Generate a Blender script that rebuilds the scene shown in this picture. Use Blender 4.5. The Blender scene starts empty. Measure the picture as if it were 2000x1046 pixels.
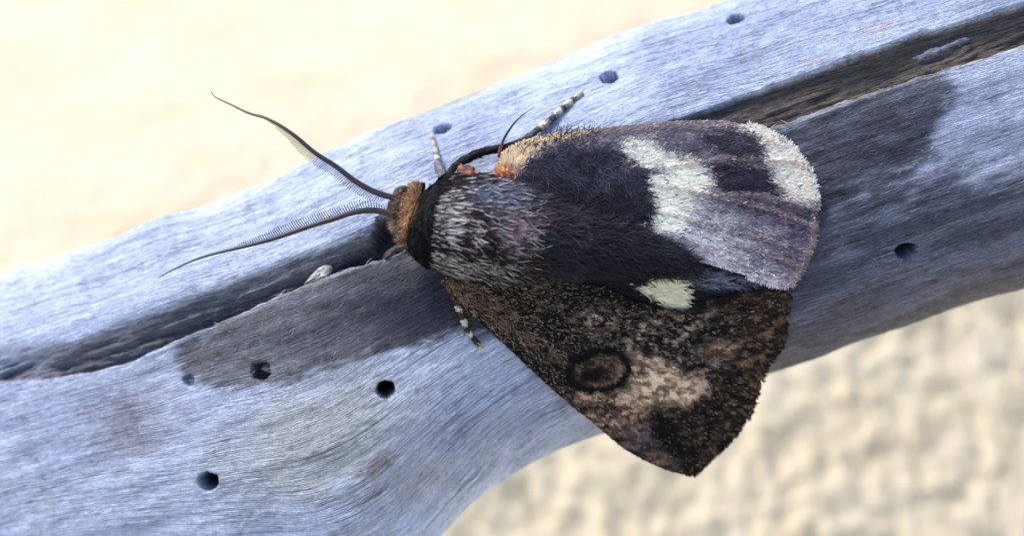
import bpy, math
import numpy as np
from mathutils import Matrix, Vector

# ------------------------------------------------------------------ camera, sky, sun, exposure
# Everything is designed in millimetres in a frame x right, y up, z towards the lens; the origin
# of that frame sits on the branch H0 metres above the ground.  1 photo pixel = 0.05 mm there.
PITCH = math.radians(38.0)
H0 = 0.062
DIST = 160.0
MMPP = 0.05
EX = np.array([1.0, 0.0, 0.0])
EY = np.array([0.0, math.sin(PITCH), math.cos(PITCH)])
EZ = np.array([0.0, -math.cos(PITCH), math.sin(PITCH)])
ORG = np.array([0.0, 0.0, H0])
SUN_FRAME = np.array([-0.45, 0.86, 0.30])      # direction to the sun
SUN_STRENGTH = 2.6
SUN_ANGLE = 18.0
SKY_STRENGTH = 0.15
EXPOSURE = 0.86

scene = bpy.context.scene
COL = scene.collection
cam_data = bpy.data.cameras.new('camera')
cam = bpy.data.objects.new('camera', cam_data)
COL.objects.link(cam)
cam_data.sensor_width = 36.0
cam_data.lens = 36.0 * DIST / (2000 * MMPP)
cam_data.clip_start = 0.005
cam_data.clip_end = 50.0
cl = ORG + EZ * DIST * 0.001
cam.matrix_world = Matrix(((EX[0], EY[0], EZ[0], cl[0]), (EX[1], EY[1], EZ[1], cl[1]),
                           (EX[2], EY[2], EZ[2], cl[2]), (0, 0, 0, 1)))
cam_data.dof.use_dof = True
cam_data.dof.focus_distance = (DIST - 2.0) * 0.001
cam_data.dof.aperture_fstop = cam_data.lens / 4.1
scene.camera = cam

sd = SUN_FRAME[0] * EX + SUN_FRAME[1] * EY + SUN_FRAME[2] * EZ
sd /= np.linalg.norm(sd)
world = bpy.data.worlds.new('World')
scene.world = world
world.use_nodes = True
wn = world.node_tree
bg = wn.nodes['Background']
sky = wn.nodes.new('ShaderNodeTexSky')
sky.sky_type = 'NISHITA'
sky.sun_disc = False
sky.sun_elevation = math.asin(sd[2])
sky.sun_rotation = math.atan2(sd[0], sd[1])
wn.links.new(sky.outputs[0], bg.inputs[0])
bg.inputs[1].default_value = SKY_STRENGTH
sun_data = bpy.data.lights.new('sun', 'SUN')
sun_data.energy = SUN_STRENGTH
sun_data.angle = math.radians(SUN_ANGLE)
sun_data.color = (1.0, 0.95, 0.88)
sun = bpy.data.objects.new('sun', sun_data)
COL.objects.link(sun)
sun.rotation_euler = Vector(sd).to_track_quat('Z', 'Y').to_euler()
sun.location = (0, 0, 1)
scene.view_settings.view_transform = 'Standard'
scene.view_settings.look = 'None'
scene.view_settings.gamma = 1.0
scene.view_settings.exposure = EXPOSURE
scene.view_settings.use_curve_mapping = False

# ------------------------------------------------------------------ helpers
rng = np.random.default_rng(7)

def P(px, py, z):
    """photo pixel + height towards the lens (mm) -> frame point in mm"""
    px, py, z = np.broadcast_arrays(np.asarray(px, float), np.asarray(py, float), np.asarray(z, float))
    k = (DIST - z) / DIST * MMPP
    return np.stack([(px - 1000.0) * k, (523.0 - py) * k, z], -1)

def W(q):
    return ORG + 0.001 * (q[..., 0:1] * EX + q[..., 1:2] * EY + q[..., 2:3] * EZ)

def lin(c):
    c = np.asarray(c, float) / 255.0
    return np.where(c <= 0.04045, c / 12.92, ((c + 0.055) / 1.055) ** 2.4)

def sstep(a, b, x):
    t = np.clip((x - a) / (b - a), 0, 1)
    return t * t * (3 - 2 * t)

def vnoise(x, y, seed=0):
    xi = np.floor(x).astype(np.int64); yi = np.floor(y).astype(np.int64)
    fx = x - xi; fy = y - yi
    fx = fx * fx * fx * (fx * (fx * 6 - 15) + 10); fy = fy * fy * fy * (fy * (fy * 6 - 15) + 10)
    def h(i, j):
        n = (i * 374761393 + j * 668265263 + seed * 1442695041) & 0xffffffff
        n = ((n ^ (n >> 13)) * 1274126177) & 0xffffffff
        n = ((n ^ (n >> 16)) * 2246822519) & 0xffffffff
        return ((n ^ (n >> 15)) & 0xffff) / 65535.0
    a = h(xi, yi); b = h(xi + 1, yi); c = h(xi, yi + 1); d = h(xi + 1, yi + 1)
    return (a + (b - a) * fx) * (1 - fy) + (c + (d - c) * fx) * fy

def fbm(x, y, seed=0, oct=4):
    s = 0.0; a = 0.5; t = 0.0
    for o in range(oct):
        s = s + a * vnoise(x * 2 ** o + 13.7 * o, y * 2 ** o + 7.1 * o, seed + o); t += a; a *= 0.5
    return s / t

def polydist(px, py, pts, closed=False):
    pts = np.asarray(pts, float)
    n = len(pts); best = np.full(np.shape(px), 1e9)
    for i in range(n if closed else n - 1):
        a = pts[i]; b = pts[(i + 1) % n]; d = b - a
        t = np.clip(((px - a[0]) * d[0] + (py - a[1]) * d[1]) / max(d @ d, 1e-9), 0, 1)
        best = np.minimum(best, np.hypot(px - a[0] - t * d[0], py - a[1] - t * d[1]))
    return best

def inside(px, py, pts):
    pts = np.asarray(pts, float); r = np.zeros(np.shape(px), bool); n = len(pts)
    for i in range(n):
        a = pts[i]; b = pts[(i + 1) % n]
        if a[1] == b[1]: continue
        c = (a[1] > py) != (b[1] > py)
        r ^= c & (px < (b[0] - a[0]) * (py - a[1]) / (b[1] - a[1]) + a[0])
    return r

def zone(px, py, pts, soft=10, rough=0, scale=20, seed=1, extra=None):
    """1 inside the patch, 0 outside, ragged soft edge"""
    d = polydist(px, py, pts, True)
    d = np.where(inside(px, py, pts), d, -d)
    if rough: d = d + (fbm(px / scale, py / scale, seed) - 0.5) * 2 * rough
    if extra is not None: d = d + extra
    return sstep(-soft, soft, d)

def blob(px, py, cx, cy, rx, ry=None, ang=0.0, soft=0.4, rough=0.0, scale=20, seed=3):
    ry = rx if ry is None else ry
    c, s = math.cos(math.radians(ang)), math.sin(math.radians(ang))
    u = ((px - cx) * c + (py - cy) * s) / rx; v = (-(px - cx) * s + (py - cy) * c) / ry
    r = np.hypot(u, v)
    if rough: r = r + (fbm(px / scale, py / scale, seed) - 0.5) * 2 * rough
    return 1 - sstep(1 - soft, 1 + soft, r)

def mixc(a, b, m):
    return a + (b - a) * np.asarray(m)[..., None]

def curve(pts, n):
    """Catmull-Rom through pts, resampled evenly"""
    p = np.asarray(pts, float); q = np.vstack([2 * p[0] - p[1], p, 2 * p[-1] - p[-2]])
    out = []
    for i in range(1, len(q) - 2):
        t = np.linspace(0, 1, 24, endpoint=False)[:, None]
        a, b, c, d = q[i - 1], q[i], q[i + 1], q[i + 2]
        out.append(0.5 * (2 * b + (c - a) * t + (2 * a - 5 * b + 4 * c - d) * t ** 2 + (3 * b - a - 3 * c + d) * t ** 3))
    out = np.vstack(out + [p[-1:]])
    L = np.r_[0, np.cumsum(np.linalg.norm(np.diff(out[:, :2], axis=0), axis=1))]
    s = np.linspace(0, L[-1], n)
    return np.stack([np.interp(s, L, out[:, k]) for k in range(out.shape[1])], -1)

def make(name, q, faces, mat, parent=None, origin=None, smooth=True, col=None, world=False, attrs=None):
    """q: frame points in mm (or world metres) ; faces: (n,3) or (n,4) int array or list"""
    w = q if world else W(np.asarray(q, float))
    if origin is None:
        origin = np.array(parent['_o']) if parent is not None else w.mean(0)
    loc = origin if parent is None else origin - np.array(parent['_o'])
    v = (w - origin).astype(np.float32)
    me = bpy.data.meshes.new(name)
    if isinstance(faces, np.ndarray):
        n, k = faces.shape
        me.vertices.add(len(v)); me.vertices.foreach_set('co', v.ravel())
        me.loops.add(n * k); me.loops.foreach_set('vertex_index', faces.astype(np.int32).ravel())
        me.polygons.add(n)
        me.polygons.foreach_set('loop_start', np.arange(0, n * k, k, dtype=np.int32))
        me.polygons.foreach_set('loop_total', np.full(n, k, dtype=np.int32))
        me.update(calc_edges=True)
    else:
        me.from_pydata(v.tolist(), [], [list(map(int, f)) for f in faces]); me.update()
    me.polygons.foreach_set('use_smooth', np.full(len(me.polygons), smooth))
    if col is not None:
        a = me.attributes.new('tint', 'FLOAT_COLOR', 'POINT')
        c = np.ones((len(v), 4), np.float32); c[:, :3] = np.clip(col, 0, 1)
        a.data.foreach_set('color', c.ravel())
    for k_, val in (attrs or {}).items():
        if val.ndim == 1:
            a = me.attributes.new(k_, 'FLOAT', 'POINT'); a.data.foreach_set('value', val.astype(np.float32))
        else:
            a = me.attributes.new(k_, 'FLOAT_VECTOR', 'POINT'); a.data.foreach_set('vector', val.astype(np.float32).ravel())
    me.materials.append(mat)
    o = bpy.data.objects.new(name, me)
    COL.objects.link(o)
    o.location = loc
    if parent is not None: o.parent = parent
    o['_o'] = list(map(float, origin))
    return o

def grid_faces(nu, nv, wrap_v=False):
    i = np.arange(nu - 1)[:, None]; j = np.arange(nv if wrap_v else nv - 1)[None, :]
    j2 = (j + 1) % nv
    return np.stack([i * nv + j, (i + 1) * nv + j, (i + 1) * nv + j2, i * nv + j2], -1).reshape(-1, 4)

def tube(pts, rad, seg=10, flat=1.0):
    """closed tapered tube along frame points; returns verts, face list"""
    p = np.asarray(pts, float); n = len(p); rad = np.broadcast_to(np.asarray(rad, float), (n,))
    t = np.gradient(p, axis=0); t /= np.linalg.norm(t, axis=1, keepdims=True) + 1e-12
    up = np.array([0, 0, 1.0])
    a = np.cross(t, up); la = np.linalg.norm(a, axis=1, keepdims=True)
    a = np.where(la < 1e-4, np.array([1.0, 0, 0]), a / np.maximum(la, 1e-9)); b = np.cross(a, t)
    th = np.linspace(0, 2 * np.pi, seg, endpoint=False)
    v = p[:, None] + rad[:, None, None] * (a[:, None] * np.cos(th)[None, :, None] + b[:, None] * np.sin(th)[None, :, None] * flat)
    v = np.vstack([v.reshape(-1, 3), p[0] - t[0] * rad[0] * 0.6, p[-1] + t[-1] * rad[-1] * 0.6])
    f = [list(r) for r in grid_faces(n, seg, True)]
    m = n * seg
    for k in range(seg):
        f.append([m, k, (k + 1) % seg]); f.append([m + 1, (n - 1) * seg + (k + 1) % seg, (n - 1) * seg + k])
    return v, f

def join(parts):
    vs, fs, off = [], [], 0
    for v, f in parts:
        vs.append(v); fs += [[i + off for i in r] for r in f]; off += len(v)
    return np.vstack(vs), fs

def ribbons(root, d, nrm, length, width, c0, c1, curl=0.15, lift=0.0, segs=3):
    """flat tapered hairs / scales; returns verts, tri/quad faces array, colours"""
    N = len(root)
    d = d / (np.linalg.norm(d, axis=1, keepdims=True) + 1e-9)
    nrm = nrm / (np.linalg.norm(nrm, axis=1, keepdims=True) + 1e-9)
    side = np.cross(d, nrm); side /= np.linalg.norm(side, axis=1, keepdims=True) + 1e-9
    roll = rng.normal(0, 0.35, (N, 1))
    side2 = side * np.cos(roll) + nrm * np.sin(roll)
    cu = rng.normal(0, curl, (N, 1)); cn = rng.normal(-0.25 * lift, 0.06, (N, 1))
    V = []; C = []
    prof = [0.55, 1.0, 0.85, 0.22] if segs == 3 else [0.6, 1.0, 0.3]
    for k in range(segs + 1):
        t = k / segs
        c = root + (length * t)[:, None] * (d + nrm * lift) + (length * t * t)[:, None] * (side * cu + nrm * cn)
        w = (width * prof[k] * 0.5)[:, None]
        V += [c - side2 * w, c + side2 * w]
        cc = c0 + (c1 - c0) * t
        C += [cc, cc]
    V = np.stack(V, 1); C = np.stack(C, 1); m = 2 * (segs + 1)
    base = (np.arange(N) * m)[:, None]
    F = np.concatenate([base + np.array([[2 * k, 2 * k + 1, 2 * k + 3, 2 * k + 2]]) for k in range(segs)], 0)
    return V.reshape(-1, 3), F, C.reshape(-1, 3)

def tag(o, label, cat):
    o['label'] = label; o['category'] = cat; return o

# ------------------------------------------------------------------ materials
def new_mat(name, rough=0.8, spec=0.3):
    m = bpy.data.materials.new(name); m.use_nodes = True
    nt = m.node_tree; b = nt.nodes['Principled BSDF']
    b.inputs['Roughness'].default_value = rough
    b.inputs['Specular IOR Level'].default_value = spec
    return m, nt, b

def N_(nt, t, **kw):
    n = nt.nodes.new(t)
    for k, v in kw.items(): setattr(n, k, v)
    return n

def tint_mat(name, rough=0.75, spec=0.25, var=0.0, scale=2000, bump=0.0, trans=0.0):
    m, nt, b = new_mat(name, rough, spec)
    a = N_(nt, 'ShaderNodeAttribute', attribute_name='tint')
    out = a.outputs['Color']
    if var or bump:
        tc = N_(nt, 'ShaderNodeTexCoord'); no = N_(nt, 'ShaderNodeTexNoise')
        no.inputs['Scale'].default_value = scale; no.inputs['Detail'].default_value = 5
        nt.links.new(tc.outputs['Object'], no.inputs['Vector'])
        mr = N_(nt, 'ShaderNodeMapRange')
        mr.inputs[1].default_value = 0.3; mr.inputs[2].default_value = 0.7
        mr.inputs[3].default_value = 1 - var; mr.inputs[4].default_value = 1 + var
        nt.links.new(no.outputs['Fac'], mr.inputs[0])
        mx = N_(nt, 'ShaderNodeMix', data_type='RGBA', blend_type='MULTIPLY')
        mx.inputs[0].default_value = 1.0
        nt.links.new(out, mx.inputs[6]); nt.links.new(mr.outputs[0], mx.inputs[7])
        out = mx.outputs[2]
        if bump:
            bp = N_(nt, 'ShaderNodeBump'); bp.inputs['Strength'].default_value = 0.8
            bp.inputs['Distance'].default_value = bump
            nt.links.new(no.outputs['Fac'], bp.inputs['Height']); nt.links.new(bp.outputs[0], b.inputs['Normal'])
    nt.links.new(out, b.inputs['Base Color'])
    return m

def plain_mat(name, rgb, rough=0.6, spec=0.4, var=0.25, scale=1500, bump=0.00004):
    m, nt, b = new_mat(name, rough, spec)
    tc = N_(nt, 'ShaderNodeTexCoord'); no = N_(nt, 'ShaderNodeTexNoise')
    no.inputs['Scale'].default_value = scale; no.inputs['Detail'].default_value = 4
    nt.links.new(tc.outputs['Object'], no.inputs['Vector'])
    r = N_(nt, 'ShaderNodeValToRGB'); c = lin(rgb)
    r.color_ramp.elements[0].position = 0.3; r.color_ramp.elements[1].position = 0.7
    r.color_ramp.elements[0].color = (*(c * (1 - var)), 1); r.color_ramp.elements[1].color = (*(np.minimum(c * (1 + var), 1)), 1)
    nt.links.new(no.outputs['Fac'], r.inputs[0]); nt.links.new(r.outputs[0], b.inputs['Base Color'])
    bp = N_(nt, 'ShaderNodeBump'); bp.inputs['Distance'].default_value = bump; bp.inputs['Strength'].default_value = 0.7
    nt.links.new(no.outputs['Fac'], bp.inputs['Height']); nt.links.new(bp.outputs[0], b.inputs['Normal'])
    return m

def wood_mat():
    m, nt, b = new_mat('weathered_wood', 0.9, 0.08)
    L = nt.links.new
    tint = N_(nt, 'ShaderNodeAttribute', attribute_name='tint')
    g = N_(nt, 'ShaderNodeAttribute', attribute_name='grain')
    def noise(sx, sy, detail, rough=0.6, dist=0.0):
        mp = N_(nt, 'ShaderNodeMapping'); mp.inputs['Scale'].default_value = (sx, sy, 1)
        L(g.outputs['Vector'], mp.inputs['Vector'])
        n = N_(nt, 'ShaderNodeTexNoise'); n.inputs['Scale'].default_value = 1.0
        n.inputs['Detail'].default_value = detail; n.inputs['Roughness'].default_value = rough
        n.inputs['Distortion'].default_value = dist
        L(mp.outputs[0], n.inputs['Vector']); return n.outputs['Fac']
    def rng_(x, a, b_, c, d):
        r = N_(nt, 'ShaderNodeMapRange'); L(x, r.inputs[0])
        for i, v in enumerate((a, b_, c, d)): r.inputs[i + 1].default_value = v
        return r.outputs[0]
    def math_(op, x, y):
        n = N_(nt, 'ShaderNodeMath', operation=op)
        for i, v in enumerate((x, y)):
            if isinstance(v, (int, float)): n.inputs[i].default_value = v
            else: L(v, n.inputs[i])
        return n.outputs[0]
    crum = noise(1.7, 7.5, 3, 0.65, 0.1)          # crinkled weathered skin
    line = noise(0.03, 1.3, 2, 0.5, 0.0)           # broad growth bands
    fine = noise(0.9, 9.5, 2, 0.6, 0.0)          # short fibres along the grain
    def ridge(x, w_):
        return rng_(math_('ABSOLUTE', math_('SUBTRACT', x, 0.5), 0), 0.0, w_, 0.0, 1.0)
    ck = ridge(noise(0.10, 3.0, 2, 0.6, 0.0), 0.024)   # long checks
    ck2 = ridge(noise(0.50, 6.4, 2, 0.6, 0.0), 0.055)  # short checks
    ck3 = ridge(noise(0.03, 3.4, 1, 0.5, 0.0), 0.020)   # long hairline splits
    gran = noise(4.5, 9.0, 3, 0.7, 0.0)            # crumbly specks
    patch = rng_(noise(0.16, 0.5, 3, 0.6), 0.36, 0.6, 0.15, 1.0)
    k1 = rng_(fine, 0.36, 0.62, 0.84, 1.06)
    k2 = rng_(line, 0.34, 0.62, 0.92, 1.03)
    k3 = rng_(crum, 0.34, 0.60, 0.80, 1.07)
    def weak(x, lo):
        d_ = math_('MULTIPLY', math_('MULTIPLY', math_('SUBTRACT', 1.0, x), 1.0 - lo), patch)
        return math_('SUBTRACT', 1.0, d_)
    k = math_('MULTIPLY', math_('MULTIPLY', math_('MULTIPLY', k1, k2), k3), rng_(gran, 0.34, 0.62, 0.78, 1.12))
    k = math_('MULTIPLY', k, math_('MULTIPLY', math_('MULTIPLY', weak(ck, 0.55), weak(ck3, 0.45)), weak(ck2, 0.70)))
    mx = N_(nt, 'ShaderNodeMix', data_type='RGBA', blend_type='MULTIPLY'); mx.inputs[0].default_value = 1
    L(tint.outputs['Color'], mx.inputs[6]); L(k, mx.inputs[7])
    L(mx.outputs[2], b.inputs['Base Color'])
    h = math_('ADD', math_('MULTIPLY', fine, 0.25), math_('ADD', math_('MULTIPLY', gran, 0.60), math_('MULTIPLY', crum, 0.45)))
    h = math_('ADD', h, math_('ADD', math_('ADD', math_('MULTIPLY', ck, 0.30), math_('MULTIPLY', ck3, 0.35)), math_('MULTIPLY', ck2, 0.20)))
    bp = N_(nt, 'ShaderNodeBump'); bp.inputs['Strength'].default_value = 1.0
    bp.inputs['Distance'].default_value = 0.00022
    L(h, bp.inputs['Height']); L(bp.outputs[0], b.inputs['Normal'])
    return m

def ground_mat():
    m, nt, b = new_mat('cream_render', 0.9, 0.15)
    tc = N_(nt, 'ShaderNodeTexCoord')
    n1 = N_(nt, 'ShaderNodeTexNoise'); n1.inputs['Scale'].default_value = 60; n1.inputs['Detail'].default_value = 6
    n2 = N_(nt, 'ShaderNodeTexNoise'); n2.inputs['Scale'].default_value = 700; n2.inputs['Detail'].default_value = 4
    for n in (n1, n2): nt.links.new(tc.outputs['Object'], n.inputs['Vector'])
    r = N_(nt, 'ShaderNodeValToRGB')
    r.color_ramp.elements[0].position = 0.3; r.color_ramp.elements[1].position = 0.65
    r.color_ramp.elements[0].color = (*lin((200, 185, 156)), 1); r.color_ramp.elements[1].color = (*lin((210, 197, 171)), 1)
    nt.links.new(n1.outputs['Fac'], r.inputs[0]); nt.links.new(r.outputs[0], b.inputs['Base Color'])
    bp = N_(nt, 'ShaderNodeBump'); bp.inputs['Distance'].default_value = 0.0006
    nt.links.new(n2.outputs['Fac'], bp.inputs['Height']); nt.links.new(bp.outputs[0], b.inputs['Normal'])
    return m

M_WOOD = wood_mat()
M_GROUND = ground_mat()
M_FIBRE = tint_mat('wood_fibre', 0.8, 0.2)
M_WING = tint_mat('wing_membrane', 0.7, 0.25, var=0.22, scale=2600, bump=0.00006)
M_SCALE = tint_mat('wing_scales', 0.7, 0.12)
M_FUR = tint_mat('moth_fur', 0.65, 0.14)
M_BODY = tint_mat('moth_skin', 0.7, 0.2, var=0.2, scale=2000, bump=0.00005)
M_ANT = tint_mat('antenna_chitin', 0.45, 0.45, var=0.15, scale=4000, bump=0.00001)
M_LEG = tint_mat('leg_scales', 0.6, 0.3, var=0.35, scale=4000, bump=0.00005)
M_EYE = plain_mat('compound_eye', (38, 26, 20), 0.2, 0.6, 0.2, 6000, 0.00002)
M_STUMP = tint_mat('torn_tissue', 0.55, 0.3, var=0.45, scale=3000, bump=0.00025)
M_BRISTLE = tint_mat('bristle', 0.35, 0.5)

# ------------------------------------------------------------------ ground
def stretch(a, core, n_core, far, n_far):
    t = np.geomspace(1, far / core, n_far + 1)[1:] * core
    mid = np.linspace(-core, core, n_core)
    return a + np.r_[-t[::-1], mid, t]
gx = stretch(0.0, 0.15, 430, 1.2, 26); gy = stretch(0.16, 0.16, 460, 1.2, 26)
X, Y = np.meshgrid(gx, gy, indexing='ij')
core = sstep(0.22, 0.14, np.abs(X)) * sstep(0.24, 0.15, np.abs(Y - 0.16))
gz = (fbm(X / 0.0030, Y / 0.0030, 5, 4) - 0.5) * 0.0046 + np.abs(fbm(X / 0.0065, Y / 0.006, 9, 3) - 0.5) * 0.0036
gz += (fbm(X / 0.05, Y / 0.05, 15, 2) - 0.5) * 0.004
fall = (X - 0.0) * 0.62 - (Y - 0.115) * 0.78
gz = gz * core * (0.08 + 1.0 * sstep(-0.05, 0.03, fall))
# added slope turns the right foreground away from the sun to darken it
gz -= 0.62 * (np.logaddexp(0, fall / 0.018) * 0.018) * sstep(0.5, 0.15, np.hypot(X, Y - 0.1))
gq = np.stack([X, Y, gz], -1).reshape(-1, 3)
ground = make('ground', gq, grid_faces(len(gx), len(gy))[:, ::1], M_GROUND, origin=np.zeros(3), world=True)
ground['kind'] = 'structure'

# ------------------------------------------------------------------ branch
CA, SA = 0.9397, 0.3420
def st(px, py):
    return (px - 1000) * CA - (py - 523) * SA, (px - 1000) * SA + (py - 523) * CA
def unst(s, t):
    return 1000 + s * CA + t * SA, 523 - s * SA + t * CA
def edge(pts, lo=-2900, hi=2900):
    p = np.asarray(pts, float); s, t = st(p[:, 0], p[:, 1]); o = np.argsort(s)
    xs = np.linspace(lo, hi, 1161); ts = np.interp(xs, s[o], t[o])
    k = np.exp(-0.5 * (np.arange(-12, 13) / 3.5) ** 2); k /= k.sum()
    ts = np.convolve(np.pad(ts, 12, 'edge'), k, 'valid')
    return lambda q: np.interp(q, xs, ts)
t_top = edge([(0, 535), (100, 502), (200, 472), (300, 430), (400, 402), (520, 356), (650, 295), (800, 230), (900, 190),
              (1000, 155), (1100, 115), (1200, 72), (1300, 38), (1400, 12), (1440, 0), (1700, -90), (2000, -185)])
t_bot = edge([(2000, 561), (1900, 592), (1800, 625), (1700, 656), (1600, 692), (1500, 733), (1340, 785), (1180, 845), (1120, 866),
              (1060, 890), (1000, 920), (950, 955), (905, 1000), (862, 1046), (820, 1110), (740, 1200), (560, 1330), (0, 1530)])
HF, HB = 12.0, 13.0
def zc(s):
    return -HF - 7.0 * sstep(-250, -1250, s) ** 1.3 + 1.0 * sstep(300, 1100, s)
def wood_z(px, py):
    s, t = st(np.asarray(px, float), np.asarray(py, float)); a = t_top(s); b = t_bot(s)
    w = np.clip((t - a) / (b - a), 0, 1)
    return zc(s) + HF * np.sqrt(np.clip(1 - np.abs(2 * w - 1) ** 2.15, 0, 1))

ss = np.r_[np.linspace(-2900, -1260, 70, endpoint=False), np.linspace(-1260, 1260, 1000), np.linspace(1260, 2900, 71)[1:]]
NF, NB = 430, 44
wf = (1 - np.cos(np.linspace(0, np.pi, NF))) / 2
wb = (1 - np.cos(np.linspace(np.pi, 0, NB + 2)[1:-1])) / 2
NV = NF + NB
S = np.repeat(ss[:, None], NV, 1); Wv = np.repeat(np.r_[wf, wb][None, :], len(ss), 0)
A = t_top(S); B = t_bot(S); T = A + (B - A) * Wv
PX, PY = unst(S, T)
bulge = np.sqrt(np.clip(1 - np.abs(2 * Wv - 1) ** 2.15, 0, 1))
front = np.zeros((len(ss), NV), bool); front[:, :NF] = True
Z = zc(S) + np.where(front, HF, -HB) * bulge
Q = P(PX, PY, Z)
du = np.gradient(Q, axis=0); dv = np.roll(Q, -1, 1) - np.roll(Q, 1, 1)
NRM = np.cross(dv, du); NRM /= np.linalg.norm(NRM, axis=2, keepdims=True) + 1e-12
if NRM[len(ss) // 2, NF // 2, 2] < 0: NRM = -NRM

# the long split in the wood
crU = edge([(-400, 820), (0, 664), (138, 662), (200, 636), (300, 596), (420, 548), (540, 503), (650, 468), (735, 432), (800, 408), (1000, 345),
            (1250, 256), (1310, 236), (1420, 193), (1550, 147), (1700, 96), (1800, 60), (1900, 34), (2000, 2), (2400, -140)])
crL = edge([(-400, 880), (0, 748), (130, 736), (230, 713), (330, 671), (450, 620), (560, 571), (640, 540), (740, 500), (830, 470), (1000, 410),
            (1250, 330), (1420, 275), (1500, 250), (1600, 217), (1700, 179), (1800, 150), (1900, 120), (2000, 88), (2400, -40)])
wob = (fbm(S / 26, T / 12, 31, 4) - 0.5) * 9
wob2 = (fbm(S / 30, T / 14, 37, 4) - 0.5) * 7
tu = crU(S) + wob; tl = crL(S) + wob2
x = (T - tu) / np.maximum(tl - tu, 6)
leftness = sstep(-120, -300, S)
slope_prof = np.where(x < 0.55, 0.55 * sstep(0.0, 0.55, x) ** 0.8, 0.55 + 0.45 * sstep(0.52, 0.66, x)) * (1 - sstep(0.93, 1.0, x))
flat_prof = sstep(0.0, 0.10, x) * (1 - sstep(0.95, 1.0, x)) * (0.72 + 0.28 * sstep(0.1, 0.8, x))
prof = np.where((x > 0) & (x < 1), slope_prof * leftness + flat_prof * (1 - leftness), 0)
dep = (1.35 + 0.3 * sstep(200, 900, S)) * (1 - leftness) + leftness * (1.5 * sstep(-1120, -600, S) + 0.4)
rough_floor = (fbm(S / 55, T / 8, 41, 4) - 0.5) * (0.7 + 1.2 * leftness) * sstep(0.05, 0.2, x) * (1 - sstep(0.85, 0.97, x)) * ((x > 0) & (x < 1))
D = prof * dep + rough_floor * np.minimum(prof * 1.2, 1)
gap = zone(PX, PY, [(640, 520), (672, 492), (725, 462), (738, 428), (790, 415), (850, 440), (835, 468), (745, 502), (700, 515)], 4, 4, 14, 51) * front
D = np.maximum(D, gap * 4.2)
# splinter left standing in the right-hand split
spl = zone(PX, PY, [(1785, 104), (1830, 84), (1890, 62), (1898, 66), (1850, 90), (1800, 108)], 3, 5, 10, 52) * front
D = D * (1 - 0.22 * spl)
crack = np.maximum(np.clip(D / 1.0, 0, 1), sstep(-0.02, 0.30, x) * (x < 1) * sstep(-1150, -850, S)) * front
# beetle holes
holes = [(753, 760, 17.5, 16, 20, 5.0), (406, 940, 19, 17, 0, 5.0), (1770, 489, 20, 13.5, -14, 5.0), (1190, 151, 17, 10.5, -10, 4.0),
         (1437, 40, 18, 8.5, -14, 3.0), (862, 248, 17, 9, -22, 3.0), (507, 724, 18, 18, 0, 1.5), (362, 743, 11, 12, 0, 0.7)]
hole = np.zeros_like(D)
for hx, hy, rx, ry, an, dp in holes:
    m = blob(PX, PY, hx, hy, rx, ry, an, 0.14, 0.20, 9, 60 + int(hx)) * front
    D = D + m * dp; hole = np.maximum(hole, m * min(1, dp / 2.5))
fill = blob(PX, PY, 513, 718, 10, 9, 20, 0.35, 0.4, 6, 64) * front
D = D - fill * 1.0
D += ((fbm(S / 160, T / 60, 71, 4) - 0.5) * 0.9 + (fbm(S / 220, T / 9, 72, 2) - 0.5) * 0.03 + (fbm(S / 10, T / 6, 74, 2) - 0.5) * 0.06) * (0.4 + 0.6 * front)
D += blob(PX, PY, 330, 760, 170, 60, -18, 0.9) * 0.7 * front
Q = Q - NRM * D[..., None]
Wd = W(Q)
adrop = np.abs(S)
Wd[..., 2] -= 0.001 * 46 * sstep(1300, 3300, adrop) * 1.0
# keep ends on the ground: lower the ends until the lowest vertex just touches
for sgn in (-1, 1):
    m = (S * sgn > 1300)
    low = Wd[..., 2][m].min(); k = sstep(1300, 2900, adrop) * m
    Wd[..., 2] -= np.where(m, k * (low + 0.0008), 0)
# wood colours: silver grey, stains, brown-grey split with its shade painted in
clean = lin((206, 216, 243)) * np.ones(S.shape + (3,))
tone = fbm(S / 230, T / 80, 81, 4)
clean = mixc(clean, lin((180, 190, 220)), sstep(0.42, 0.66, tone) * 0.8)
clean = mixc(clean, lin((196, 192, 178)), blob(PX, PY, 640, 850, 190, 110, -15, 0.7, 0.3, 60, 83) * 0.6)
clean = mixc(clean, lin((150, 142, 152)), blob(PX, PY, 250, 830, 90, 60, -20, 0.8, 0.5, 40, 84) * 0.65)
clean = mixc(clean, lin((140, 132, 138)), blob(PX, PY, 740, 905, 40, 16, -28, 0.7, 0.5, 14, 85) * 0.8)
clean = mixc(clean, lin((150, 140, 138)), blob(PX, PY, 830, 930, 160, 50, -28, 0.8, 0.5, 40, 88) * 0.45)
clean = mixc(clean, lin((208, 176, 172)), np.maximum(blob(PX, PY, 1715, 55, 42, 8, -22, 0.6, 0.5, 12, 86), blob(PX, PY, 1590, 120, 26, 7, -20, 0.6, 0.5, 12, 87)) * 0.45)
edgeN = (fbm(S / 60, T / 8, 96, 4) - 0.5) * 34
stL = zone(PX, PY, [(338, 692), (350, 672), (560, 572), (740, 500), (850, 470), (1010, 560), (1080, 690), (960, 652), (900, 640), (800, 672),
                    (640, 718), (560, 752), (430, 758), (360, 738)], 14, 10, 34, 91, edgeN)
stR = zone(PX, PY, [(1430, 275), (1500, 249), (1700, 178), (1840, 138), (1866, 170), (1838, 250), (1826, 300), (1770, 345), (1690, 352),
                    (1640, 392), (1590, 450), (1560, 560), (1400, 640), (1350, 400)], 18, 14, 34, 92, edgeN)
stM = zone(PX, PY, [(1560, 380), (1700, 340), (1850, 345), (2000, 330), (2100, 310), (2100, 600), (1500, 760), (1400, 640)], 50, 40, 60, 93, edgeN * 1.6)
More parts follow.
